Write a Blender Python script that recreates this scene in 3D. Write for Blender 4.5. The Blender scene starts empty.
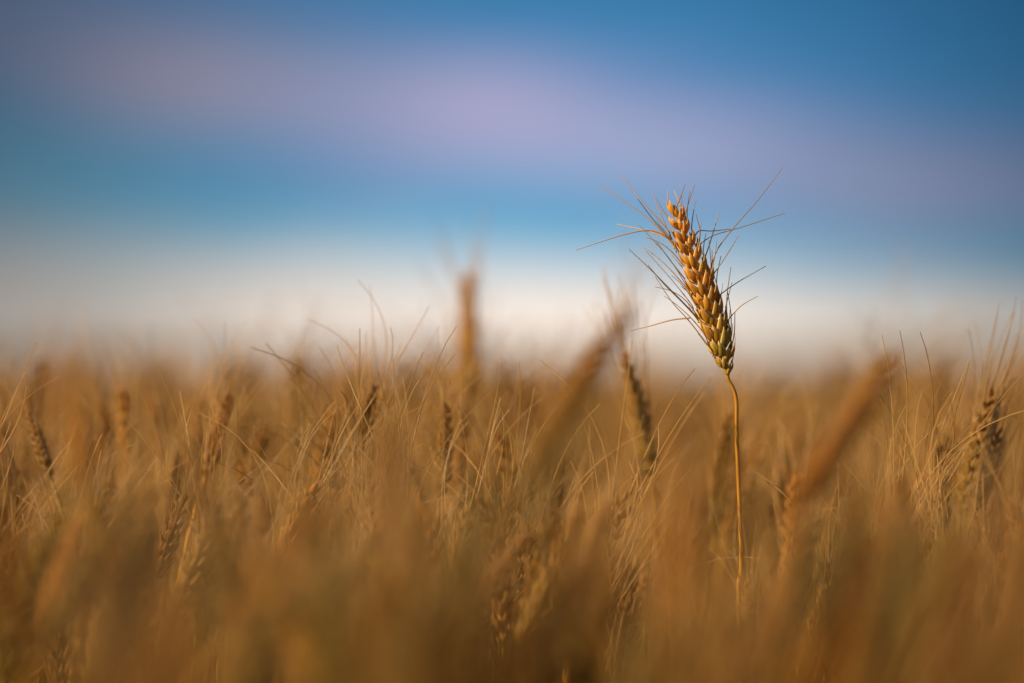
import bpy, math, random
import numpy as np
from mathutils import Vector, Matrix

# ---------------------------------------------------------------- camera, world, sun, exposure
S = bpy.context.scene
C = S.collection
EXPO = 0.34
ZC = 0.86            # camera height: just over the tops of the crop
FPX = 3840.0         # focal length in pixels of the 1024 px wide frame (135 mm on full frame)
HOR = 385.0          # image row of the horizon
FOCUS = 1.94

cam_d = bpy.data.cameras.new('camera')
cam = bpy.data.objects.new('camera', cam_d); C.objects.link(cam)
cam_d.lens = 135.0; cam_d.sensor_width = 36.0
cam_d.clip_start = 0.02; cam_d.clip_end = 30000
cam.location = (0, 0, ZC)
cam.rotation_euler = (math.radians(90) + math.atan((HOR - 341.5) / FPX), 0, 0)
cam_d.dof.use_dof = True
cam_d.dof.focus_distance = FOCUS
cam_d.dof.aperture_fstop = 2.8
cam_d.dof.aperture_blades = 0
S.camera = cam

SUN_EL, SUN_AZ = 28.0, -112.0        # azimuth from +Y (view direction), negative = left
to_sun = Vector((math.sin(math.radians(SUN_AZ)) * math.cos(math.radians(SUN_EL)),
                 math.cos(math.radians(SUN_AZ)) * math.cos(math.radians(SUN_EL)),
                 math.sin(math.radians(SUN_EL))))

def N(nt, typ, ins=None, **props):
    n = nt.nodes.new(typ)
    for k, v in props.items(): setattr(n, k, v)
    for k, v in (ins or {}).items():
        if isinstance(v, bpy.types.NodeSocket): nt.links.new(v, n.inputs[k])
        else: n.inputs[k].default_value = v
    return n
def M(nt, op, a, b=0.0, c=0.0, clamp=False):
    n = nt.nodes.new('ShaderNodeMath'); n.operation = op; n.use_clamp = clamp
    for i, v in enumerate((a, b, c)):
        if isinstance(v, bpy.types.NodeSocket): nt.links.new(v, n.inputs[i])
        else: n.inputs[i].default_value = v
    return n.outputs[0]
def lin(c):
    return tuple(((v / 255) / 12.92 if v / 255 <= .04045 else ((v / 255 + .055) / 1.055) ** 2.4) for v in c) + (1.0,)
def MIX(nt, f, a, b, blend='MIX'):
    n = nt.nodes.new('ShaderNodeMix'); n.data_type = 'RGBA'; n.blend_type = blend
    for i, v in ((0, f), (6, a), (7, b)):
        if isinstance(v, bpy.types.NodeSocket): nt.links.new(v, n.inputs[i])
        else: n.inputs[i].default_value = v
    return n.outputs[2]
def RAMP(nt, f, stops, interp='EASE'):
    n = nt.nodes.new('ShaderNodeValToRGB'); cr = n.color_ramp; cr.interpolation = interp
    while len(cr.elements) < len(stops): cr.elements.new(0.5)
    for e, (p, c) in zip(cr.elements, stops): e.position = p; e.color = c
    nt.links.new(f, n.inputs[0]); return n.outputs[0]

W = bpy.data.worlds.new('World'); S.world = W; W.use_nodes = True
nt = W.node_tree; nt.nodes.clear()
sky = N(nt, 'ShaderNodeTexSky', sky_type='NISHITA', sun_disc=False, sun_elevation=math.radians(SUN_EL),
        sun_rotation=math.radians(SUN_AZ), air_density=1.2, dust_density=1.5)
bg_sky = N(nt, 'ShaderNodeBackground', {'Color': sky.outputs[0], 'Strength': 0.05})
# low cloud banks in the last degrees over the horizon, laid out by azimuth and elevation
tc = N(nt, 'ShaderNodeTexCoord')
sep = N(nt, 'ShaderNodeSeparateXYZ', {0: tc.outputs['Generated']})
az = M(nt, 'ARCTAN2', sep.outputs[0], sep.outputs[1])
el = M(nt, 'ARCSINE', sep.outputs[2])
stretch = N(nt, 'ShaderNodeCombineXYZ', {0: M(nt, 'MULTIPLY', az, 9.0), 1: M(nt, 'MULTIPLY', el, 42.0), 2: 3.7})
noise = N(nt, 'ShaderNodeTexNoise', {'Vector': stretch.outputs[0], 'Scale': 1.35, 'Detail': 4.0, 'Roughness': .55})
wob = M(nt, 'SUBTRACT', noise.outputs[0], 0.5)
U = M(nt, 'MINIMUM', M(nt, 'MAXIMUM', M(nt, 'MULTIPLY', az, FPX), -620.0), 650.0)       # 0 straight ahead
V = M(nt, 'SUBTRACT', HOR, M(nt, 'MULTIPLY', el, FPX))
tilt = M(nt, 'MULTIPLY', M(nt, 'DIVIDE', M(nt, 'SUBTRACT', 300.0, V), 150.0, clamp=True), 0.15)
Vw = M(nt, 'ADD', M(nt, 'SUBTRACT', V, M(nt, 'MULTIPLY', tilt, U)), M(nt, 'MULTIPLY', wob, 85.0))
f = M(nt, 'DIVIDE', M(nt, 'ADD', Vw, 200.0), 640.0, clamp=True)
def st(y, c): return ((y + 200) / 640, lin(c))
bands = RAMP(nt, f, [st(-200, (40, 110, 170)), st(-10, (68, 138, 188)), st(40, (72, 137, 189)), st(85, (88, 138, 188)),
                     st(125, (104, 145, 190)), st(165, (106, 152, 194)), st(192, (86, 154, 194)), st(216, (84, 158, 196)),
                     st(242, (112, 174, 206)), st(270, (166, 194, 208)), st(298, (226, 218, 210)), st(334, (254, 240, 226)),
                     st(400, (246, 224, 200))], 'B_SPLINE')
def blob(u0, v0, su, sv):
    a = M(nt, 'POWER', M(nt, 'DIVIDE', M(nt, 'SUBTRACT', U, u0), su), 2.0)
    b = M(nt, 'POWER', M(nt, 'DIVIDE', M(nt, 'SUBTRACT', M(nt, 'ADD', V, M(nt, 'MULTIPLY', wob, 95.0)), v0), sv), 2.0)
    return M(nt, 'EXPONENT', M(nt, 'MULTIPLY', M(nt, 'ADD', a, b), -1.0))
c4 = bands
for u0, v0, su, sv, k, col in ((-500, 10, 150, 70, .6, (150, 156, 186)), (-100, 120, 330, 46, .5, (160, 160, 196)), (-300, 76, 170, 42, .8, (186, 172, 190)), (-40, 104, 130, 36, .75, (184, 174, 206)), (130, 146, 200, 36, .75, (176, 174, 206)),
                               (420, 192, 220, 50, .7, (160, 160, 190)), (-190, 150, 160, 30, .35, (130, 146, 188)), (-60, 335, 330, 55, .5, (250, 232, 218))):
    c4 = MIX(nt, M(nt, 'MULTIPLY', blob(u0, v0, su, sv), k), c4, lin(col))
glow = M(nt, 'EXPONENT', M(nt, 'MULTIPLY', M(nt, 'POWER', M(nt, 'DIVIDE', M(nt, 'SUBTRACT', U, 50.0), 490.0), 2.0), -1.0))
glow = M(nt, 'MULTIPLY', glow, M(nt, 'EXPONENT', M(nt, 'MULTIPLY', M(nt, 'POWER', M(nt, 'DIVIDE', M(nt, 'MINIMUM', M(nt, 'SUBTRACT', V, 260.0), 0.0), 470.0), 2.0), -1.0)))
glow = M(nt, 'ADD', M(nt, 'MULTIPLY', glow, 0.83), 0.17)
cloud = MIX(nt, 1.0, c4, N(nt, 'ShaderNodeCombineXYZ', {0: glow, 1: glow, 2: glow}).outputs[0], 'MULTIPLY')
bg_cl = N(nt, 'ShaderNodeBackground', {'Color': cloud, 'Strength': 1.1 * 2 ** -EXPO})
hi = M(nt, 'DIVIDE', M(nt, 'SUBTRACT', el, math.radians(7)), math.radians(8), clamp=True)
mx = N(nt, 'ShaderNodeMixShader', {0: hi, 1: bg_cl.outputs[0], 2: bg_sky.outputs[0]})
N(nt, 'ShaderNodeOutputWorld', {0: mx.outputs[0]})

sun_d = bpy.data.lights.new('sun', 'SUN'); sun_d.energy = 5.0; sun_d.angle = math.radians(.5); sun_d.color = (1.0, .76, .44)
sun = bpy.data.objects.new('sun', sun_d); C.objects.link(sun)
sun.rotation_euler = to_sun.to_track_quat('Z', 'Y').to_euler(); sun.location = to_sun * 50

vs = S.view_settings
vs.view_transform = 'Standard'; vs.look = 'None'; vs.exposure = EXPO; vs.gamma = 1.0; vs.use_curve_mapping = False
S.cycles.use_denoising = True
try:
    S.cycles.denoiser = 'OPENIMAGEDENOISE'
except Exception: pass
S.cycles.max_bounces = 8; S.cycles.diffuse_bounces = 4; S.cycles.transmission_bounces = 4
S.cycles.use_adaptive_sampling = False

# ---------------------------------------------------------------- materials
def new_mat(name):
    m = bpy.data.materials.new(name); m.use_nodes = True; m.node_tree.nodes.clear(); return m, m.node_tree

def wheat_mat(name, ripe, deep, olive, pale, translucency, rough, spec=.4, scale=380.0, v0=.42, v1=.5):
    m, t = new_mat(name)
    at = N(t, 'ShaderNodeAttribute', attribute_name='tone')          # R pale margin, G unripe, B per-plant variation
    s = N(t, 'ShaderNodeSeparateColor', {0: at.outputs['Color']})
    oi = N(t, 'ShaderNodeObjectInfo')
    rnd = M(t, 'FRACT', M(t, 'ADD', oi.outputs['Random'], s.outputs[2]))
    co = N(t, 'ShaderNodeTexCoord')
    nz = N(t, 'ShaderNodeTexNoise', {'Vector': co.outputs['Object'], 'Scale': scale, 'Detail': 3.0})
    nb = N(t, 'ShaderNodeTexNoise', {'Vector': co.outputs['Object'], 'Scale': scale * .22, 'Detail': 2.0})
    base = MIX(t, M(t, 'MULTIPLY', M(t, 'SUBTRACT', nz.outputs[0], .3, clamp=True), 1.8, clamp=True), deep, ripe)
    g = M(t, 'ADD', s.outputs[1], M(t, 'MULTIPLY', M(t, 'SUBTRACT', nb.outputs[0], .5), .7))
    g = M(t, 'ADD', g, M(t, 'MULTIPLY', M(t, 'SUBTRACT', rnd, .5), .8), clamp=True)
    base = MIX(t, g, base, olive)
    pl = M(t, 'MULTIPLY', s.outputs[0], M(t, 'ADD', .45, M(t, 'MULTIPLY', nb.outputs[0], .8)), clamp=True)
    base = MIX(t, pl, base, pale)
    val = M(t, 'ADD', v0, M(t, 'MULTIPLY', M(t, 'FRACT', M(t, 'MULTIPLY', rnd, 7.31)), v1))
    base = MIX(t, 1.0, base, N(t, 'ShaderNodeCombineXYZ', {0: val, 1: val, 2: val}).outputs[0], 'MULTIPLY')
    bmp = N(t, 'ShaderNodeBump', {'Strength': .25, 'Distance': .0004, 'Height': nz.outputs[0]})
    p = N(t, 'ShaderNodeBsdfPrincipled', {'Base Color': base, 'Roughness': rough, 'Specular IOR Level': spec, 'Normal': bmp.outputs[0]})
    tr = N(t, 'ShaderNodeBsdfTranslucent', {'Color': MIX(t, .5, base, base, 'MULTIPLY') if False else base})
    mxs = N(t, 'ShaderNodeMixShader', {0: translucency, 1: p.outputs[0], 2: tr.outputs[0]})
    N(t, 'ShaderNodeOutputMaterial', {0: mxs.outputs[0]})
    return m
EAR = wheat_mat('wheat_husk', (.70, .27, .012, 1), (.44, .13, .005, 1), (.25, .17, .006, 1), (.90, .58, .19, 1), .28, .42, .28)
AWN = wheat_mat('wheat_awn', (.62, .26, .022, 1), (.42, .14, .009, 1), (.44, .25, .02, 1), (.92, .58, .20, 1), .25, .35, .6)
STEM = wheat_mat('wheat_straw', (.66, .31, .014, 1), (.50, .19, .008, 1), (.34, .24, .01, 1), (.76, .45, .07, 1), .12, .42, .3, 120)
LEAF = wheat_mat('wheat_leaf', (.60, .25, .012, 1), (.42, .15, .006, 1), (.13, .13, .006, 1), (.66, .42, .10, 1), .4, .5, .35, 60)

HUSK = wheat_mat('lit_golden_husk', (.80, .37, .022, 1), (.58, .215, .009, 1), (.36, .27, .014, 1), (.95, .74, .36, 1), .3, .48, .3, 380.0, .95, .25)  # brighter copy of the ear husk, its extra light put into the colour
BROWN = wheat_mat('shaded_brown_husk', (.42, .13, .007, 1), (.25, .07, .003, 1), (.22, .11, .005, 1), (.66, .36, .08, 1), .28, .5, .2)  # reddish-brown husk with the dim foreground's shade painted into its colour
OLIVE = wheat_mat('shaded_olive_husk', (.30, .17, .007, 1), (.18, .105, .004, 1), (.12, .105, .004, 1), (.66, .48, .14, 1), .28, .45, .25)  # half-ripe olive, darkened further to carry foreground shade in its colour
HUSK_TINT = {'amber': None, 'golden': HUSK, 'brown': BROWN, 'olive': OLIVE}
def soil_mat():
    m, t = new_mat('soil')
    co = N(t, 'ShaderNodeTexCoord')
    a = N(t, 'ShaderNodeTexNoise', {'Vector': co.outputs['Object'], 'Scale': 14.0, 'Detail': 8.0})
    c = RAMP(t, a.outputs[0], [(.3, (.07, .042, .02, 1)), (.7, (.19, .12, .05, 1))], 'LINEAR')
    b = N(t, 'ShaderNodeBump', {'Strength': .6, 'Distance': .03, 'Height': a.outputs[0]})
    p = N(t, 'ShaderNodeBsdfPrincipled', {'Base Color': c, 'Roughness': .95, 'Normal': b.outputs[0]})
    N(t, 'ShaderNodeOutputMaterial', {0: p.outputs[0]}); return m
def hill_mat():
    m, t = new_mat('wooded_hills')
    co = N(t, 'ShaderNodeTexCoord')
    a = N(t, 'ShaderNodeTexNoise', {'Vector': co.outputs['Object'], 'Scale': .02, 'Detail': 6.0})
    c = RAMP(t, a.outputs[0], [(.35, (.07, .085, .075, 1)), (.65, (.15, .15, .12, 1))], 'LINEAR')
    p = N(t, 'ShaderNodeBsdfPrincipled', {'Base Color': c, 'Roughness': 1.0})
    N(t, 'ShaderNodeOutputMaterial', {0: p.outputs[0]}); return m

# ---------------------------------------------------------------- mesh helpers
class MB:
    def __init__(s): s.v = []; s.f = []; s.t = []
    def grid(s, rings, closed=True, tones=None):
        """rings: list of lists of points, all the same length; tones: same layout of (r,g,b)"""
        n0 = len(s.v); m = len(rings[0])
        for i, r in enumerate(rings):
            for j, p in enumerate(r):
                s.v.append(tuple(p)); s.t.append(tones[i][j] if tones else (0, 0, 0))
        for i in range(len(rings) - 1):
            for j in range(m if closed else m - 1):
                a = n0 + i * m + j; b = n0 + i * m + (j + 1) % m
                s.f.append((a, b, b + m, a + m))
        return n0
    def mesh(s, name, mat):
        me = bpy.data.meshes.new(name)
        me.from_pydata(s.v, [], s.f)
        ca = me.color_attributes.new('tone', 'FLOAT_COLOR', 'POINT')
        buf = np.ones((len(s.v), 4), dtype=np.float32); buf[:, :3] = np.array(s.t, dtype=np.float32)
        ca.data.foreach_set('color', buf.ravel())
        me.polygons.foreach_set('use_smooth', np.ones(len(me.polygons), dtype=bool))
        me.materials.append(mat); return me
def obj(name, mb, mat, parent=None):
    me = mb if isinstance(mb, bpy.types.Mesh) else mb.mesh(name, mat)
    o = bpy.data.objects.new(name, me); C.objects.link(o)
    if parent: o.parent = parent
    return o
def perp(d):
    d = d.normalized(); a = Vector((0, 0, 1)) if abs(d.z) < .9 else Vector((1, 0, 0))
    u = d.cross(a).normalized(); return u, d.cross(u).normalized()
def tube(mb, pts, rad, seg=5, tone=(0, 0, 0)):
    rings, tn = [], []
    u = None
    for i, p in enumerate(pts):
        d = (pts[min(i + 1, len(pts) - 1)] - pts[max(i - 1, 0)]).normalized()
        if u is None: u, w = perp(d)
        else:
            u = (u - d * u.dot(d)).normalized(); w = d.cross(u)
        r = rad(i / (len(pts) - 1)) if callable(rad) else rad
        rings.append([p + (u * math.cos(2 * math.pi * k / seg) + w * math.sin(2 * math.pi * k / seg)) * r for k in range(seg)])
        tt = tone(i / (len(pts) - 1)) if callable(tone) else tone
        tn.append([tt] * seg)
    mb.grid(rings, True, tn)
def bez(p0, p1, p2, p3, n):
    out = []
    for i in range(n):
        t = i / (n - 1); a = 1 - t
        out.append(p0 * a**3 + p1 * 3 * a * a * t + p2 * 3 * a * t * t + p3 * t**3)
    return out
def catmull(pts, n):
    P = [pts[0] * 2 - pts[1]] + list(pts) + [pts[-1] * 2 - pts[-2]]
    out = []; m = len(pts) - 1
    for i in range(n):
        x = i / (n - 1) * m; k = min(int(x), m - 1); t = x - k
        a, b, c, d = P[k], P[k + 1], P[k + 2], P[k + 3]
        out.append(.5 * ((2 * b) + (c - a) * t + (2 * a - 5 * b + 4 * c - d) * t * t + (3 * b - a - 3 * c + d) * t**3))
    return out

def husk(mb, o, d, out, L, Wd, T, nr=8, ns=8, green=0.0, rb=0.0, curl=-.03, blunt=.62):
    """one boat-shaped husk (glume or lemma): plump belly, keel on the outer side, drawn to a point, papery pale margins"""
    d = d.normalized(); out = (out - d * out.dot(d)).normalized(); side = d.cross(out)
    rings, tn = [], []
    for i in range(nr):
        t = i / (nr - 1)
        w = min(1.0, (t + .02) ** .6 * (1.0 - t) ** 1.1 * 2.3)
        w = max(w, .04)
        c = o + d * (L * t) + out * (T * .25 * math.sin(t * math.pi) - curl * L * t * t)
        ring, tr = [], []
        for k in range(ns):
            a = 2 * math.pi * k / ns
            x, y = math.cos(a), math.sin(a)
            yy = y * (1.0 if y > 0 else .55)
            keel = .28 * max(0, y) ** 6
            fl = 1.14 if abs(x) > .97 else .93
            ring.append(c + side * (x * fl * Wd * .5 * w) + out * ((yy + keel) * T * .5 * w))
            e = (1.0 if abs(x) > .97 else max(0, (abs(x) - .5) / .5) * .35) + max(0, (t - .74) / .26) * .9
            tr.append((min(1, e), green, rb))
        rings.append(ring); tn.append(tr)
    mb.grid(rings, True, tn)
    return o + d * L - out * (curl * L)

def spikelet(mb, o, a, s, n, k, rng, nr=8, ns=8, green=0.0, rb=0.0, spread=20.0, size=1.0, fan=1.0):
    """a fan of two glumes and three or four lemmas on the rachis; returns the lemma tips with their directions"""
    tips = []
    def dirn(ang_out, ang_n):
        ao, an = math.radians(ang_out), math.radians(ang_n)
        return (a * math.cos(ao) + s * math.sin(ao)) * math.cos(an) + n * math.sin(an)
    J = lambda x: rng.uniform(-x, x)
    for sg in (-1, 1):                                               # glumes
        d = dirn(spread - 8 * fan + J(4), sg * (26 + J(5)) * fan)
        husk(mb, o + n * (sg * .0016 * size) - s * .0004, d, s * .35 + n * sg * .9, 0.0106 * size * (1 + J(.1)), .0060 * size, .0031 * size, nr, ns,
             green, rb, .04)
    for sg in (-1, 1):                                               # outer lemmas
        d = dirn(spread + 1 + J(5), sg * (19 + J(5)) * fan)
        L = (.0114 + .004 * (fan < 1)) * size * (1 + J(.1))
        tp = husk(mb, o + a * .0012 + n * (sg * .0013 * size) + s * .0007, d, s * .8 + n * sg * .6, L, .0057 * size, .0033 * size, nr, ns, green * .8, rb)
        tips.append((tp, d))
    d = dirn(spread + 4 * fan + J(5), J(7))                                 # middle lemma
    tp = husk(mb, o + a * .0032 * size + s * .0006, d, s, .0112 * size * (1 + J(.1)), .0052 * size, .0038 * size, nr, ns, green * .6, rb)
    tips.append((tp, d))
    return tips

def frames(axis, roll):
    """positions and frames along an ear's axis"""
    n = len(axis); out = []
    u0 = None
    for i, p in enumerate(axis):
        d = (axis[min(i + 1, n - 1)] - axis[max(i - 1, 0)]).normalized()
        if u0 is None:
            u0 = Vector((1, 0, 0)); u0 = (u0 - d * u0.dot(d)).normalized()
            u0 = Matrix.Rotation(roll, 3, d) @ u0
        u0 = (u0 - d * u0.dot(d)).normalized()
        out.append((p, d, u0, d.cross(u0)))
    return out

def awn_pts(tip, d, L, rng, bend=.35, n=7, lift=Vector((0, 0, 1))):
    u, w = perp(d); th = rng.uniform(0, 6.283)
    side = u * math.cos(th) + w * math.sin(th)
    e = d + side * rng.uniform(0, bend)
    p3 = tip + e.normalized() * L + side * rng.uniform(-.3, .3) * L * bend
    return bez(tip, tip + d * L * .33, tip + (d + side * rng.uniform(-.1, .3) * bend).normalized() * L * .66, p3, n)

def awn_r(r0, r1): return lambda t: r0 + (r1 - r0) * t

# ---------------------------------------------------------------- pixel and depth to a point of the place
def at(px, py, d): return Vector(((px - 512) / FPX * d, d, ZC + (HOR - py) / FPX * d))
def proj(p): return 512 + p.x / p.y * FPX, HOR - (p.z - ZC) / p.y * FPX

# ---------------------------------------------------------------- ground and hills
def bigmesh(name, v, f, mat, tone=None, kind='structure', smooth=True):
    me = bpy.data.meshes.new(name)
    v = np.asarray(v, dtype=np.float32); f = np.asarray(f, dtype=np.int32)
    me.vertices.add(len(v)); me.vertices.foreach_set('co', v.ravel())
    me.loops.add(f.size); me.loops.foreach_set('vertex_index', f.ravel())
    me.polygons.add(len(f)); me.polygons.foreach_set('loop_start', np.arange(0, f.size, f.shape[1], dtype=np.int32))
    me.update(calc_edges=True)
    if smooth: me.polygons.foreach_set('use_smooth', np.ones(len(f), dtype=bool))
    if tone is not None:
        ca = me.color_attributes.new('tone', 'FLOAT_COLOR', 'POINT')
        buf = np.ones((len(v), 4), dtype=np.float32); buf[:, :3] = tone
        ca.data.foreach_set('color', buf.ravel())
    for m in (mat if isinstance(mat, list) else [mat]): me.materials.append(m)
    o = bpy.data.objects.new(name, me); C.objects.link(o); o['kind'] = kind
    return o
def sheet(xs, ys, zf):
    X, Y = np.meshgrid(xs, ys); Z = zf(X, Y)
    v = np.stack([X, Y, Z], -1).reshape(-1, 3); nx, ny = len(xs), len(ys)
    i = np.arange(ny - 1)[:, None] * nx + np.arange(nx - 1)[None, :]
    f = np.stack([i, i + 1, i + nx + 1, i + nx], -1).reshape(-1, 4)
    return v, f
g = np.array([-9000, -3000, -800, -200, -50, -12, -3, 0, 3, 12, 50, 200, 800, 3000, 9000.])
v, f_ = sheet(g, g, lambda X, Y: X * 0)
bigmesh('ground', v, f_, soil_mat())

rs = np.random.RandomState(5)
xs = np.linspace(-900, 900, 160); ys = np.linspace(1500, 2300, 24)
ph = rs.uniform(0, 6.28, 8)
def ridge(X, Y):
    prof = np.sin((Y - 1500) / 800 * np.pi)
    h = 11 + sum(np.sin(X / s + p) * a for s, p, a in ((210, ph[0], 3.2), (90, ph[1], 2.0), (37, ph[2], 1.0), (14, ph[3], .6)))
    return -1 + prof * np.maximum(h + 2, 3)
v, f_ = sheet(xs, ys, ridge)
bigmesh('hills', v, f_, hill_mat())

# ---------------------------------------------------------------- the one sharp ear, standing over the crop
def tagthing(o, label, cat, group=None):
    o['label'] = label; o['category'] = cat
    if group: o['group'] = group
def empty(name, loc):
    o = bpy.data.objects.new(name, None); C.objects.link(o); o.location = loc; o.empty_display_size = .02; return o

rng = random.Random(11)
D0 = FOCUS
ear_px = [(727.5, 374), (722, 350), (713, 318), (703.5, 289), (693, 259), (683, 232), (674, 205)]
stem_px = [(739, 640), (741, 590), (741, 555), (740, 520), (738, 470), (736.5, 430), (736.5, 402), (733, 388), (728.5, 380), (727.5, 374)]
foot = Vector((at(741, 640, D0).x + .004, D0 + .01, 0))
hero = empty('wheat_plant', foot)
tagthing(hero, 'tallest sharp golden wheat ear with spread awns, standing alone above the field', 'wheat')
inv = Matrix.Translation(-foot)
L2 = lambda p: p - foot
stem_pts = catmull([Vector((0, 0, 0)), Vector((.001, -.004, .4))] + [L2(at(x, y, D0)) for x, y in stem_px], 60)
mb = MB(); tube(mb, stem_pts, lambda t: .0012 - .0003 * t + .0005 * max(0, (t - .985) / .015), 10, lambda t: (.15, .15 + .25 * t, 0))
obj('stem', mb, STEM, hero)
axis = catmull([L2(at(x, y, D0)) for x, y in ear_px], 85)
fr = frames(axis, math.radians(11))
mb = MB(); tube(mb, axis, lambda t: .0013 - .0007 * t, 8, (.1, .4, 0))
# collar under the lowest spikelet
ear = obj('ear', mb, STEM, hero)
tips = []
NS = 24
for i in range(NS):
    t = i / (NS - 1)
    p, a, s, n = fr[int(round(t * 78))]
    sg = 1 if i % 2 == 0 else -1
    mb = MB()
    size = (.5 + .58 * min(1, t / .16)) if t < .16 else (1.08 - .5 * max(0, (t - .5) / .5))
    green = max(0, .95 - 1.25 * t)
    if i == NS - 1:
        sp = 0
    else: sp = 22 - 9 * max(0, (t - .55) / .45)
    tp = spikelet(mb, p + s * (sg * .0008), a, s * sg, n, i, rng, 12, 14, green, .0, sp, size, .35 if i == NS - 1 else 1.0)
    sp_o = obj('spikelet', mb, HUSK, ear)
    tips += [(q, d, t) for q, d in tp]
# awns: image path of each, with its depth leaving the ear's plane (towards or away from the viewer)
hero_awns = [
 ([(670, 238), (650, 230.5), (626, 234), (600, 242), (576, 250)], -.004),
 ([(674, 246), (652, 222), (627, 203), (600, 185)], .012),
 ([(668, 230), (648, 208), (633, 190), (620, 174)], .006),
 ([(672, 242), (652, 218), (638, 199)], -.012),
 ([(696, 316), (668, 287), (648, 267), (629, 249)], -.010),
 ([(691, 304), (671, 279), (646, 251)], .010),
 ([(687, 287), (668, 257), (639, 225)], .004),
 ([(673, 240), (648, 231), (617, 224)], .016),
 ([(711, 350), (690, 322), (672, 302), (655, 276)], .004),
 ([(700, 322), (684, 304), (664, 284), (648, 265)], -.018),
 ([(690, 318), (672, 320), (650, 326), (630, 331)], .012),
 ([(672, 211), (668.5, 201), (668, 190)], .0),
 ([(676, 210), (681, 196), (685, 184)], .005),
 ([(685, 217), (689, 201), (695, 184)], -.006),
 ([(682, 214), (679, 202), (674, 190)], .012),
 ([(696, 249), (712, 236), (742, 227), (785, 213)], -.006),
 ([(709, 279), (716, 252), (736, 225), (758, 200), (783, 167)], .004),
 ([(711, 279), (726, 256), (739, 235)], -.014),
 ([(694, 240), (699, 231), (712, 231), (731, 229)], .014),
 ([(704, 262), (711, 240), (719, 213)], .016),
 ([(716, 299), (735, 284), (766, 266)], .008),
 ([(727, 322), (741, 306), (758, 296)], -.006),
 ([(727, 318), (727, 296), (731, 267)], -.012),
 ([(717, 297), (717, 276), (721, 256)], .010),
 ([(731, 345), (731, 315), (727, 288)], .006),
 ([(724, 330), (722, 305), (712, 268)], -.004),
 ([(697, 250), (700, 232), (696, 214)], -.010),
 ([(707, 300), (711, 270), (709, 240)], -.016),
 ([(728, 362), (734, 335), (735, 312)], .004),
]
for path, dep in hero_awns:
    m = len(path) - 1
    pts = [L2(at(x, y, D0 + dep * (k / m) ** 1.2 - .002 * (1 - k / m))) for k, (x, y) in enumerate(path)]
    if path[1][1] < path[0][1] - 8: pts = [pts[0] + Vector((.0011, 0, -.0035))] + pts
    mb = MB(); tube(mb, catmull(pts, 20), awn_r(.00044, .00018), 6, lambda t: (.6 + .4 * t, .0, .1))
    obj('awn', mb, AWN, ear)
for q, d, t in tips[5::6]:
    if t > .66: continue
    mb = MB(); tube(mb, awn_pts(q - d * .001, (d + Vector((-.25, 0, .9)) * rng.uniform(.2, 1)).normalized(), rng.uniform(.02, .042), rng, .45, 10), awn_r(.00036, .00014), 5, (.8, 0, .1))
    obj('awn', mb, AWN, ear)
# fine short bristles closing over the spikelet row
for q, d, t in tips[::4]:
    mb = MB(); tube(mb, awn_pts(q - d * .001, d, rng.uniform(.006, .016), rng, .2, 6), awn_r(.0003, .00012), 5, (.5, .2, .1))
    obj('awn', mb, AWN, ear)

# ---------------------------------------------------------------- other plants: variants of ear, awns, leaf
def ear_variant(seed, ns=19, nr=6, sg_=7, L=.088, up=False, wide=False, few=False):
    r = random.Random(seed)
    bend = r.uniform(-.012, .012); b2 = r.uniform(-.006, .006)
    if few: bend *= .2; b2 *= .2
    ax = [Vector((bend * (t * t), b2 * t * t, L * .94 * t)) for t in [k / 60 for k in range(61)]]
    fr = frames(ax, 0)
    mb = MB(); tube(mb, ax[::4], .0011, 5, (.1, .4, 0))
    ab = MB()
    gbias = .45 if up else r.uniform(-.25, .35); UNRIPE[seed] = gbias
    for i in range(ns):
        t = i / (ns - 1); p, a, s, n = fr[int(round(t * 57))]
        k = 1 if i % 2 == 0 else -1
        size = (.5 + .58 * min(1, t / .16)) if t < .16 else (1.08 - .5 * max(0, (t - .5) / .5))
        tp = spikelet(mb, p + s * k * .0004, a, s * k, n, i, r, nr, sg_, max(0, gbias + .6 - .9 * t), 0, 4 if i == ns - 1 else 20, size, .35 if i == ns - 1 else 1.0)
        for q, d in tp[:2]:
            if r.random() < (.5 if wide else .22 if few else .85 if up else .5):
                Ln = r.uniform(.045, .085) if wide else r.uniform(.03, .07) if r.random() < .85 else r.uniform(.008, .03)
                dd = (d + a * (r.uniform(1.5, 3) if up else r.uniform(.0, 1.8))).normalized()
                tube(ab, awn_pts(q - d * .0008, dd, Ln, r, .2 if up else .6 if wide else .45, 9), awn_r(.00038, .00018), 4, lambda t: (.65 + .35 * t, .0, 0))
    return mb.mesh('ear', EAR), ab.mesh('awns', AWN)
UNRIPE = {}
EARS = [ear_variant(100 + k, up=k == 9) for k in range(10)] + [ear_variant(140 + k, wide=True) for k in range(4)] + [ear_variant(160 + k, few=True) for k in range(3)]

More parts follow.
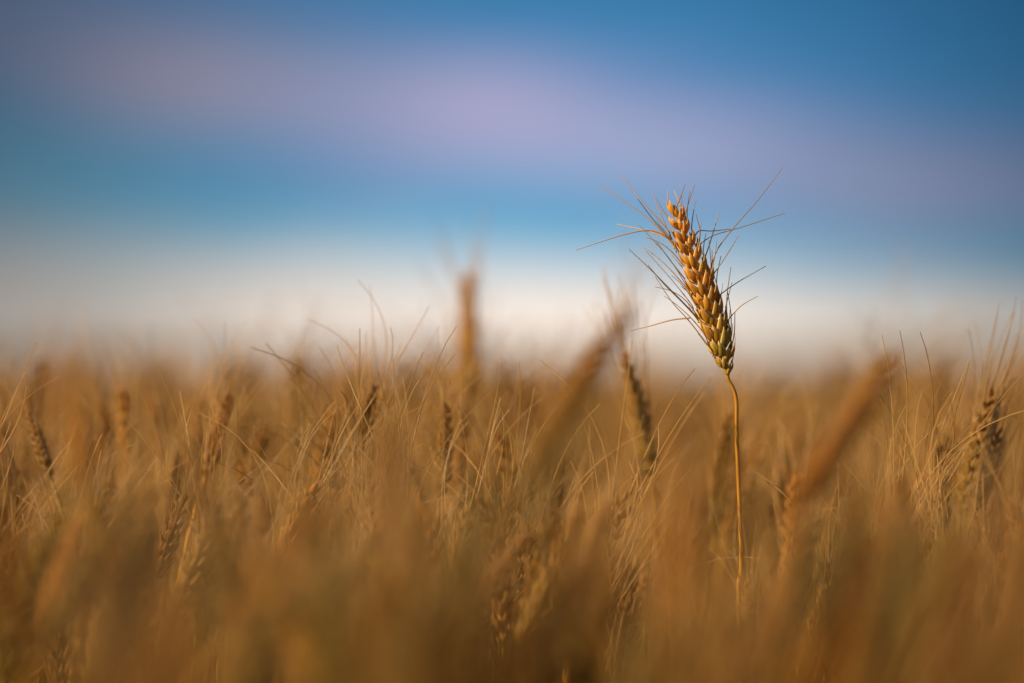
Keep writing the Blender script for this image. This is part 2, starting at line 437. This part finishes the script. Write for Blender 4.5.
def leaf_mesh(seed):
    r = random.Random(seed)
    L = r.uniform(.14, .24); w0 = r.uniform(.009, .014); droop = r.uniform(.4, 1.9); tw = r.uniform(-2.2, 2.2); el0 = r.uniform(.9, 1.35)
    mb = MB(); rings, tn = [], []
    n = 16; p = Vector((0, 0, 0)); ang = el0
    for i in range(n):
        t = i / (n - 1)
        d = Vector((math.cos(ang), 0, math.sin(ang)))
        nrm = Vector((-math.sin(ang), 0, math.cos(ang)))
        y = Vector((0, 1, 0))
        th = tw * t; sd = y * math.cos(th) + nrm * math.sin(th); nn = nrm * math.cos(th) - y * math.sin(th)
        w = w0 * min(1, .5 + t * 4) * (1 - t ** 2.2) + .0004
        rings.append([p + sd * (w * q) + nn * (w * (.5 * q * q * 2) + (.0002 if q else 0)) for q in (-.5, -.25, 0, .25, .5)])
        tn.append([(.35 if abs(q) == .5 else .05, (r.uniform(.1, .5) * (1 - t) + .1) + (.45 if seed < 5 else 0), 0) for q in (-.5, -.25, 0, .25, .5)])
        p = p + d * (L / (n - 1)); ang -= droop / (n - 1) * (1 + t)
    mb.grid(rings, False, tn)
    return mb.mesh('leaf', LEAF)
LEAVES = [leaf_mesh(k) for k in range(9)]      # the first five still green, the others dry

def axis_matrix(B, T, roll):
    d = (T - B).normalized(); u, w = perp(d)
    R = Matrix((u, d.cross(u), d)).transposed()
    s = (T - B).length / .095
    return Matrix.Translation(B) @ (R @ Matrix.Rotation(roll, 3, 'Z')).to_4x4() @ Matrix.Scale(s, 4)

def build_plant(B, T, r, label, group=None, leaves=1, thick=1.0, variant=None, look=None, green=False):
    """a plant whose ear runs from B to T (world points); the stem comes down from B to the ground"""
    d = (T - B).normalized()
    h = Vector((d.x, d.y, 0))
    foot = Vector((B.x, B.y, 0)) - h * (.12 + .1 * r.random()) + Vector((r.uniform(-.02, .02), r.uniform(-.02, .02), 0))
    root = empty('wheat_plant', foot)
    tagthing(root, label, 'wheat', group)
    b = B - foot
    pts = bez(Vector((0, 0, 0)), Vector((0, 0, b.z * .45)), b - d * .16, b, 16)
    mb = MB(); tube(mb, pts, lambda t: (.0020 - .0008 * t) * thick, 6, lambda t: (.15, .35 * (1 - t) + .15, 0))
    obj('stem', mb, STEM, root)
    k = r.randrange(9) if variant is None else variant
    e = obj('ear', EARS[k][0], None, root); e.matrix_local = axis_matrix(b, T - foot, r.uniform(0, 6.28))
    look = look or r.choice(('brown', 'brown', 'olive', 'olive', 'amber') if green else ('amber', 'amber'))  # near ears mostly take the darkened husks, so colour dims the foreground
    if HUSK_TINT[look]:
        e.material_slots[0].link = 'OBJECT'; e.material_slots[0].material = HUSK_TINT[look]
    obj('awns', EARS[k][1], None, e)
    for q in range(leaves):
        t = r.uniform(.5, .78); i = int(t * 15)
        l = obj('leaf', LEAVES[r.randrange(5 if green else len(LEAVES))], None, root)
        l.matrix_local = Matrix.Translation(pts[i]) @ Matrix.Rotation(r.uniform(0, 6.28), 4, 'Z') @ Matrix.Scale(r.uniform(.7, 1.1), 4)
    return root

r = random.Random(77)
NAMED = [  # tip px, base px, depth, lean away (dy over the ear), label, leaves
 ((629, 338), (652, 482), 2.08, .01, 'golden brown wheat ear with greener base standing just left of the tallest sharp ear', 1),
 ((369, 372), (352, 505), 2.03, -.01, 'slightly soft upright wheat ear with pale awns, left of the tall brown blurred ear', 1),
 ((236, 384), (205, 478), 2.03, .03, 'slightly soft amber wheat ear leaning right, below the long dark awn on the left', 0),
 ((988, 372), (960, 520), 2.02, .0, 'golden brown wheat ear with long upright awns at the right edge, the taller of two', 1),
 ((1010, 420), (972, 520), 1.99, .02, 'golden brown wheat ear at the right edge, the shorter and more tilted of two', 0),
 ((22, 398), (52, 480), 2.02, .02, 'pale wheat ear leaning left with bright awns near the left edge', 0),
 ((411, 345), (408, 430), 2.62, .0, 'thin blurred wheat ear just left of the tall upright blurred ear', 0),
 ((475, 256), (466, 412), 2.46, .0, 'tall upright blurred amber wheat ear rising into the pale sky left of centre', 0),
 ((642, 284), (526, 474), 1.55, .0, 'large dark blurred wheat ear slanting right in front of the field centre', 0),
 ((606, 366), (512, 540), 1.24, .0, 'large blurred olive wheat ear slanting right, beneath the dark slanting one', 0),
 ((906, 342), (786, 520), 1.53, .0, 'large blurred reddish wheat ear slanting right beyond the sharp stem', 0),
 ((72, 376), (88, 500), 1.52, .01, 'upright blurred orange wheat ear standing in the foreground near the left edge', 1),
 ((396, 408), (384, 560), 1.44, .0, 'upright blurred brown wheat ear in the foreground below the tall upright ear', 1),
 ((692, 440), (668, 640), 1.22, .0, 'very blurred orange wheat ear directly left of the sharp golden stem', 0),
 ((806, 395), (802, 470), 3.0, .0, 'small blurred wheat ear behind, between the sharp stem and the reddish slanting ear', 0),
 ((760, 396), (763, 470), 3.05, .0, 'small blurred wheat ear close behind the sharp golden stem', 0),
 ((872, 452), (806, 640), 1.2, .0, 'very blurred dark olive wheat ear slanting right below the reddish slanting ear', 1),
 ((1040, 470), (905, 690), 1.05, .0, 'very large blurred dark brown wheat ear slanting across the lower right corner', 1),
 ((575, 370), (590, 470), 2.45, .0, 'blurred wheat ear mostly hidden behind the dark slanting foreground ear', 0),
 ((728, 548), (712, 700), 1.35, .0, 'very blurred amber wheat ear standing in front of the foot of the sharp stem', 1),
 ((770, 572), (748, 720), 1.2, .0, 'very blurred brown wheat ear just right of the foot of the sharp stem', 1),
 ((226, 498), (206, 660), 1.28, .0, 'very blurred olive wheat ear low in the left part of the foreground', 1),
 ((332, 506), (318, 670), 1.28, .0, 'very blurred olive wheat ear low in the foreground, left of the upright brown foreground ear', 1),
 ((122, 470), (98, 640), 1.28, .0, 'very blurred dark brown wheat ear low in the foreground beside the upright orange one', 1),
 ((505, 462), (432, 640), 1.28, .0, 'very blurred olive wheat ear slanting right, low in the middle of the foreground', 1),
 ((955, 490), (872, 670), 1.2, .0, 'very blurred dark olive wheat ear slanting right between two large ones at lower right', 1),
 ((566, 500), (540, 670), 1.3, .0, 'very blurred brown wheat ear low in the foreground under the slanting olive one', 1),
 ((22, 490), (4, 670), 1.2, .0, 'very blurred dark brown wheat ear in the lower left corner', 1),
 ((350, 356), (345, 440), 2.5, .0, 'blurred wheat ear behind the slightly soft upright ear, left of the thin one', 0),
 ((441, 352), (436, 440), 2.75, .0, 'short blurred wheat ear between the thin and the tall upright blurred ears', 0),
 ((880, 420), (868, 500), 2.05, .02, 'slightly soft wheat ear with curved pale awns behind the reddish slanting ear', 0),
 ((455, 400), (440, 500), 2.01, .03, 'pale wheat ear with curved bright awns right of the upright brown foreground ear', 0),
 ((650, 560), (612, 690), 2.0, .03, 'wheat ear low down in shade, left of the foot of the sharp stem', 0),
 ((742, 560), (765, 690), 1.99, .01, 'pale dry wheat ear low down beside the foot of the sharp stem', 0),
]
for q, (tip, base, d, ln, label, nl) in enumerate(NAMED):
    ripest = min(range(9), key=lambda k: UNRIPE[100 + k])
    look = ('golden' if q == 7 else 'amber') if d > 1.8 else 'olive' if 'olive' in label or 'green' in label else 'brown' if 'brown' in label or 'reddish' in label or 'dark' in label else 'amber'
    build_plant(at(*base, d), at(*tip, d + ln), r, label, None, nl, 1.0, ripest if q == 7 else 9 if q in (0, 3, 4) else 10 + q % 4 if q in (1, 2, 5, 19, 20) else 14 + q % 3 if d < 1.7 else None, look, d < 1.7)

rb = random.Random(31)
for px in (28, 96, 150, 204, 262, 305, 390, 432, 512, 548, 668, 835, 930, 1005):     # soft ears breaking the far edge of the crop
    d = rb.uniform(2.4, 3.1); py = rb.uniform(338, 372); ln = rb.uniform(-8, 26); h = .088 / d * FPX
    build_plant(at(px - ln, py + h, d), at(px, py, d), rb, 'softly blurred wheat ear poking a little above the far edge of the crop', 'blurred ears breaking the skyline of the crop')
# individual plants of the foreground and middle distance
ZONES = {}
def zone(px, d):
    row = 0 if d < 1.0 else 1 if d < 1.7 else 2
    col = 0 if px < 345 else 1 if px < 680 else 2
    side = ('left', 'middle', 'right')[col]
    lab = ('hugely blurred wheat plant in the lowest foreground, %s third of the photo',
           'blurred wheat plant in the foreground band, %s third of the photo',
           'half sharp wheat plant in the crowd around focus distance, %s third of the photo')[row] % side
    grp = ('hugely blurred near wheat, %s', 'blurred foreground wheat, %s', 'half sharp middle wheat, %s')[row] % side
    return lab, grp
def tip_limit(px, d):
    """highest image row a filler plant's tip may reach"""
    if d < 1.9:
        y = 458 + 210 * max(0, (1.55 - d))
        if 640 < px < 800: y = 545
        if 520 < px <= 640: y = max(y, 470)
    else:
        y = 368 if d > 2.06 else 385 + 120 * min(1, (2.06 - d) / .05) if d > 1.82 else 480
        if 670 < px < 800 and d < 2.14: y = 560
        if 600 < px < 680 and d < 2.3: y = max(y, 480)
    return y
count = 0; tries = 0
pts_used = []
while count < 250 and tries < 40000:
    tries += 1
    d = math.sqrt(r.uniform(.9 ** 2, 1.70 ** 2) if count < 78 else r.uniform(1.72 ** 2, 2.32 ** 2)); px = r.uniform(-60, 1084)
    z = ZC - .035 + r.gauss(0, .022)
    lean = math.radians(min(38, abs(r.gauss(12, 12))))
    azm = r.gauss(0.2, .9) if r.random() < .7 else r.uniform(0, 6.28)
    L = r.uniform(.075, .1)
    focus = 78 <= count < 122                                        # ears just under the crop's top in the plane of focus: their awns show sharp
    if focus: d = r.uniform(1.87, 2.03)
    T = at(px, 400, d); T.z = z
    if focus: T.z = z = ZC + (HOR - r.uniform(440, 570)) / FPX * d
    ty = HOR - (z - ZC) / d * FPX
    if (ty < tip_limit(px, d) and not (focus and not 650 < px < 810)) or ty > 690: continue
    dv = Vector((math.sin(lean) * math.cos(azm), math.sin(lean) * math.sin(azm), math.cos(lean)))
    B = T - dv * L
    if any((B.xy - q).length < .022 for q in pts_used): continue
    bx, by = proj(B)
    if d < 2.14 and 640 < bx < 800 and by < 570: continue
    pts_used.append(B.xy)
    lab, grp = zone(px, d)
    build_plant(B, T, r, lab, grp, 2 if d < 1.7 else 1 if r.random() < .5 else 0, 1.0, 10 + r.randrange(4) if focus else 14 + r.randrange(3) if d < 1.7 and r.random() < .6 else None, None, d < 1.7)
    count += 1
print('individuals', count, 'tries', tries)

# ---------------------------------------------------------------- the rest of the crop: one uncountable mass
def stencil(seed, lod):
    """low detail plant, tip near z=0 (the crop's top), as arrays; materials 0 husk 1 awn 2 straw 3 leaf"""
    q = random.Random(seed); V, F, T, Mi = [], [], [], []
    def take(mb, mi):
        if not mb.f: return
        o = sum(len(x) for x in V)
        V.append(np.array([tuple(p) for p in mb.v])); T.append(np.array(mb.t))
        F.append(np.array(mb.f) + o); Mi.append(np.full(len(mb.f), mi))
    lean = abs(q.gauss(.25, .25)); az_ = q.gauss(.2, 1.2)
    d = Vector((math.sin(lean) * math.cos(az_), math.sin(lean) * math.sin(az_), math.cos(lean)))
    L = q.uniform(.075, .1); B = -d * L
    u, w = perp(d); roll = q.uniform(0, 6.28)
    s = u * math.cos(roll) + w * math.sin(roll); n = d.cross(s)
    mb = MB(); ab = MB()
    ns = 18 if lod == 1 else 7
    for i in range(ns):
        t = i / (ns - 1); k = 1 if i % 2 == 0 else -1
        p = B + d * (L * .9 * t) + s * (k * .002)
        for sg in ((-1, 1) if lod == 1 else (0,)):
            dd = (d + s * k * .4 + n * sg * .3).normalized()
            husk(mb, p + n * sg * .0018, dd, s * k + n * sg * .5, .0105 if lod == 1 else .019, .0052 if lod == 1 else .010, .0045 if lod == 1 else .009, 4, 4, max(0, .5 - .8 * t), 0)
        if q.random() < .4:
            for sg in ((-1, 1) if lod == 1 else (1,)):
                tube(ab, awn_pts(p + (d + s * k * .4) * .009, (d * q.uniform(.8, 2) + s * k * .5 + n * sg * .5).normalized(), q.uniform(.025, .06), q, .5, 4), awn_r(.0004, .0002) if lod == 1 else .0005, 3, (.5, .1, 0))
    take(mb, 0); take(ab, 1)
    mb = MB(); tube(mb, bez(B - Vector((d.x * .12, d.y * .12, .72)), B - Vector((d.x * .12, d.y * .12, .4)), B - d * .12, B, 5), .0017, 4 if lod == 1 else 3, (.15, .3, 0)); take(mb, 2)
    if lod == 1:
        mb = MB(); o = B - d * q.uniform(.03, .15); a = q.uniform(0, 6.28); hd = Vector((math.cos(a), math.sin(a), 0)); sd = Vector((-hd.y, hd.x, 0)); Ll = q.uniform(.1, .2)
        rr = []
        for k in range(6):
            t = k / 5; c = o + hd * (Ll * t * .7) + Vector((0, 0, Ll * (.8 * t - 1.1 * t * t))); wd = .006 * (1 - t * t) + .0004
            rr.append([c - sd * wd, c + Vector((0, 0, -.001)), c + sd * wd])
        mb.grid(rr, False, [[(.2, .4 * (1 - t / 5), 0)] * 3 for t in range(6)]); take(mb, 3)
    return np.concatenate(V), np.concatenate(F), np.concatenate(T), np.concatenate(Mi)
ST1 = [stencil(300 + k, 1) for k in range(14)]; ST2 = [stencil(400 + k, 2) for k in range(10)]
nr_ = np.random.RandomState(9)
allV, allF, allT, allM = [], [], [], []; off = 0
def put(stn, x, y, z, a, sc):
    global off
    V, F, T, Mi = stn
    c, s_ = math.cos(a), math.sin(a)
    P = np.empty_like(V); P[:, 0] = (V[:, 0] * c - V[:, 1] * s_) * sc + x; P[:, 1] = (V[:, 0] * s_ + V[:, 1] * c) * sc + y
    P[:, 2] = V[:, 2] * sc + z
    T = T.copy(); T[:, 2] = nr_.rand()
    allV.append(P); allF.append(F + off); allT.append(T); allM.append(Mi); off += len(V)
def in_view(x, y): return y > 0 and abs(x) < .142 * y + .01
def fill(d0, d1, dens, sts, half):
    area_w = lambda d: half(d)
    n = int(dens * (d1 - d0) * 2 * half(d1))
    for _ in range(n):
        d = nr_.uniform(d0, d1); x = nr_.uniform(-half(d1), half(d1))
        if abs(x) > half(d): continue
        if d < 2.32 and in_view(x, d): continue
        if d < .9 and abs(x) < .16 * max(d, 0) + .14: continue
        z = ZC - .050 + nr_.randn() * .025
        z = min(z, ZC + .004) if nr_.rand() > .13 or d > 6 else ZC + nr_.uniform(.0, .026)
        if d < 3.2 and abs(x / d * FPX + 512 - 735) < 70: z = min(z, ZC - .02)
        put(sts[nr_.randint(len(sts))], x, d, z, nr_.randn() * .6, nr_.uniform(.9, 1.1))
fill(-.9, 2.32, 330, ST1, lambda d: .75 if d < 1.5 else .9)
fill(2.32, 5.0, 380, ST1, lambda d: .16 * d + .35)
fill(5.0, 11.0, 190, ST2, lambda d: .16 * d + .5)
fill(11.0, 26.0, 45, ST2, lambda d: .16 * d + .8)
# far canopy: the same crop seen edge on, too far for single plants
ys = np.concatenate([np.linspace(7, 40, 120), np.geomspace(41, 1450, 90)])
uu = np.linspace(-1, 1, 120)
Yg, Ug = np.meshgrid(ys, uu, indexing='ij'); Xg = Ug * (Yg * .35 + 3)
Zg = ZC - .10 + nr_.rand(*Yg.shape) * .06 * np.clip((Yg - 5) / 12, .5, 1)
cv = np.stack([Xg, Yg, Zg], -1).reshape(-1, 3); nx = len(uu)
i = np.arange(len(ys) - 1)[:, None] * nx + np.arange(nx - 1)[None, :]
cf = np.stack([i, i + 1, i + nx + 1, i + nx], -1).reshape(-1, 4)
allV.append(cv); allF.append(cf + off); tt = np.zeros((len(cv), 3)); tt[:, 0] = nr_.rand(len(cv)) * .4; tt[:, 2] = nr_.rand(len(cv)) * .3; allT.append(tt); allM.append(np.full(len(cf), 1))
fo = bigmesh('wheat_field', np.concatenate(allV), np.concatenate(allF), [EAR, AWN, STEM, LEAF], np.concatenate(allT), 'stuff')
fo.data.polygons.foreach_set('material_index', np.concatenate(allM).astype(np.int32))
fo['label'] = 'mass of ripe brown wheat running back to the horizon behind the single plants'
fo['category'] = 'wheat field'
print('field verts', len(fo.data.vertices))
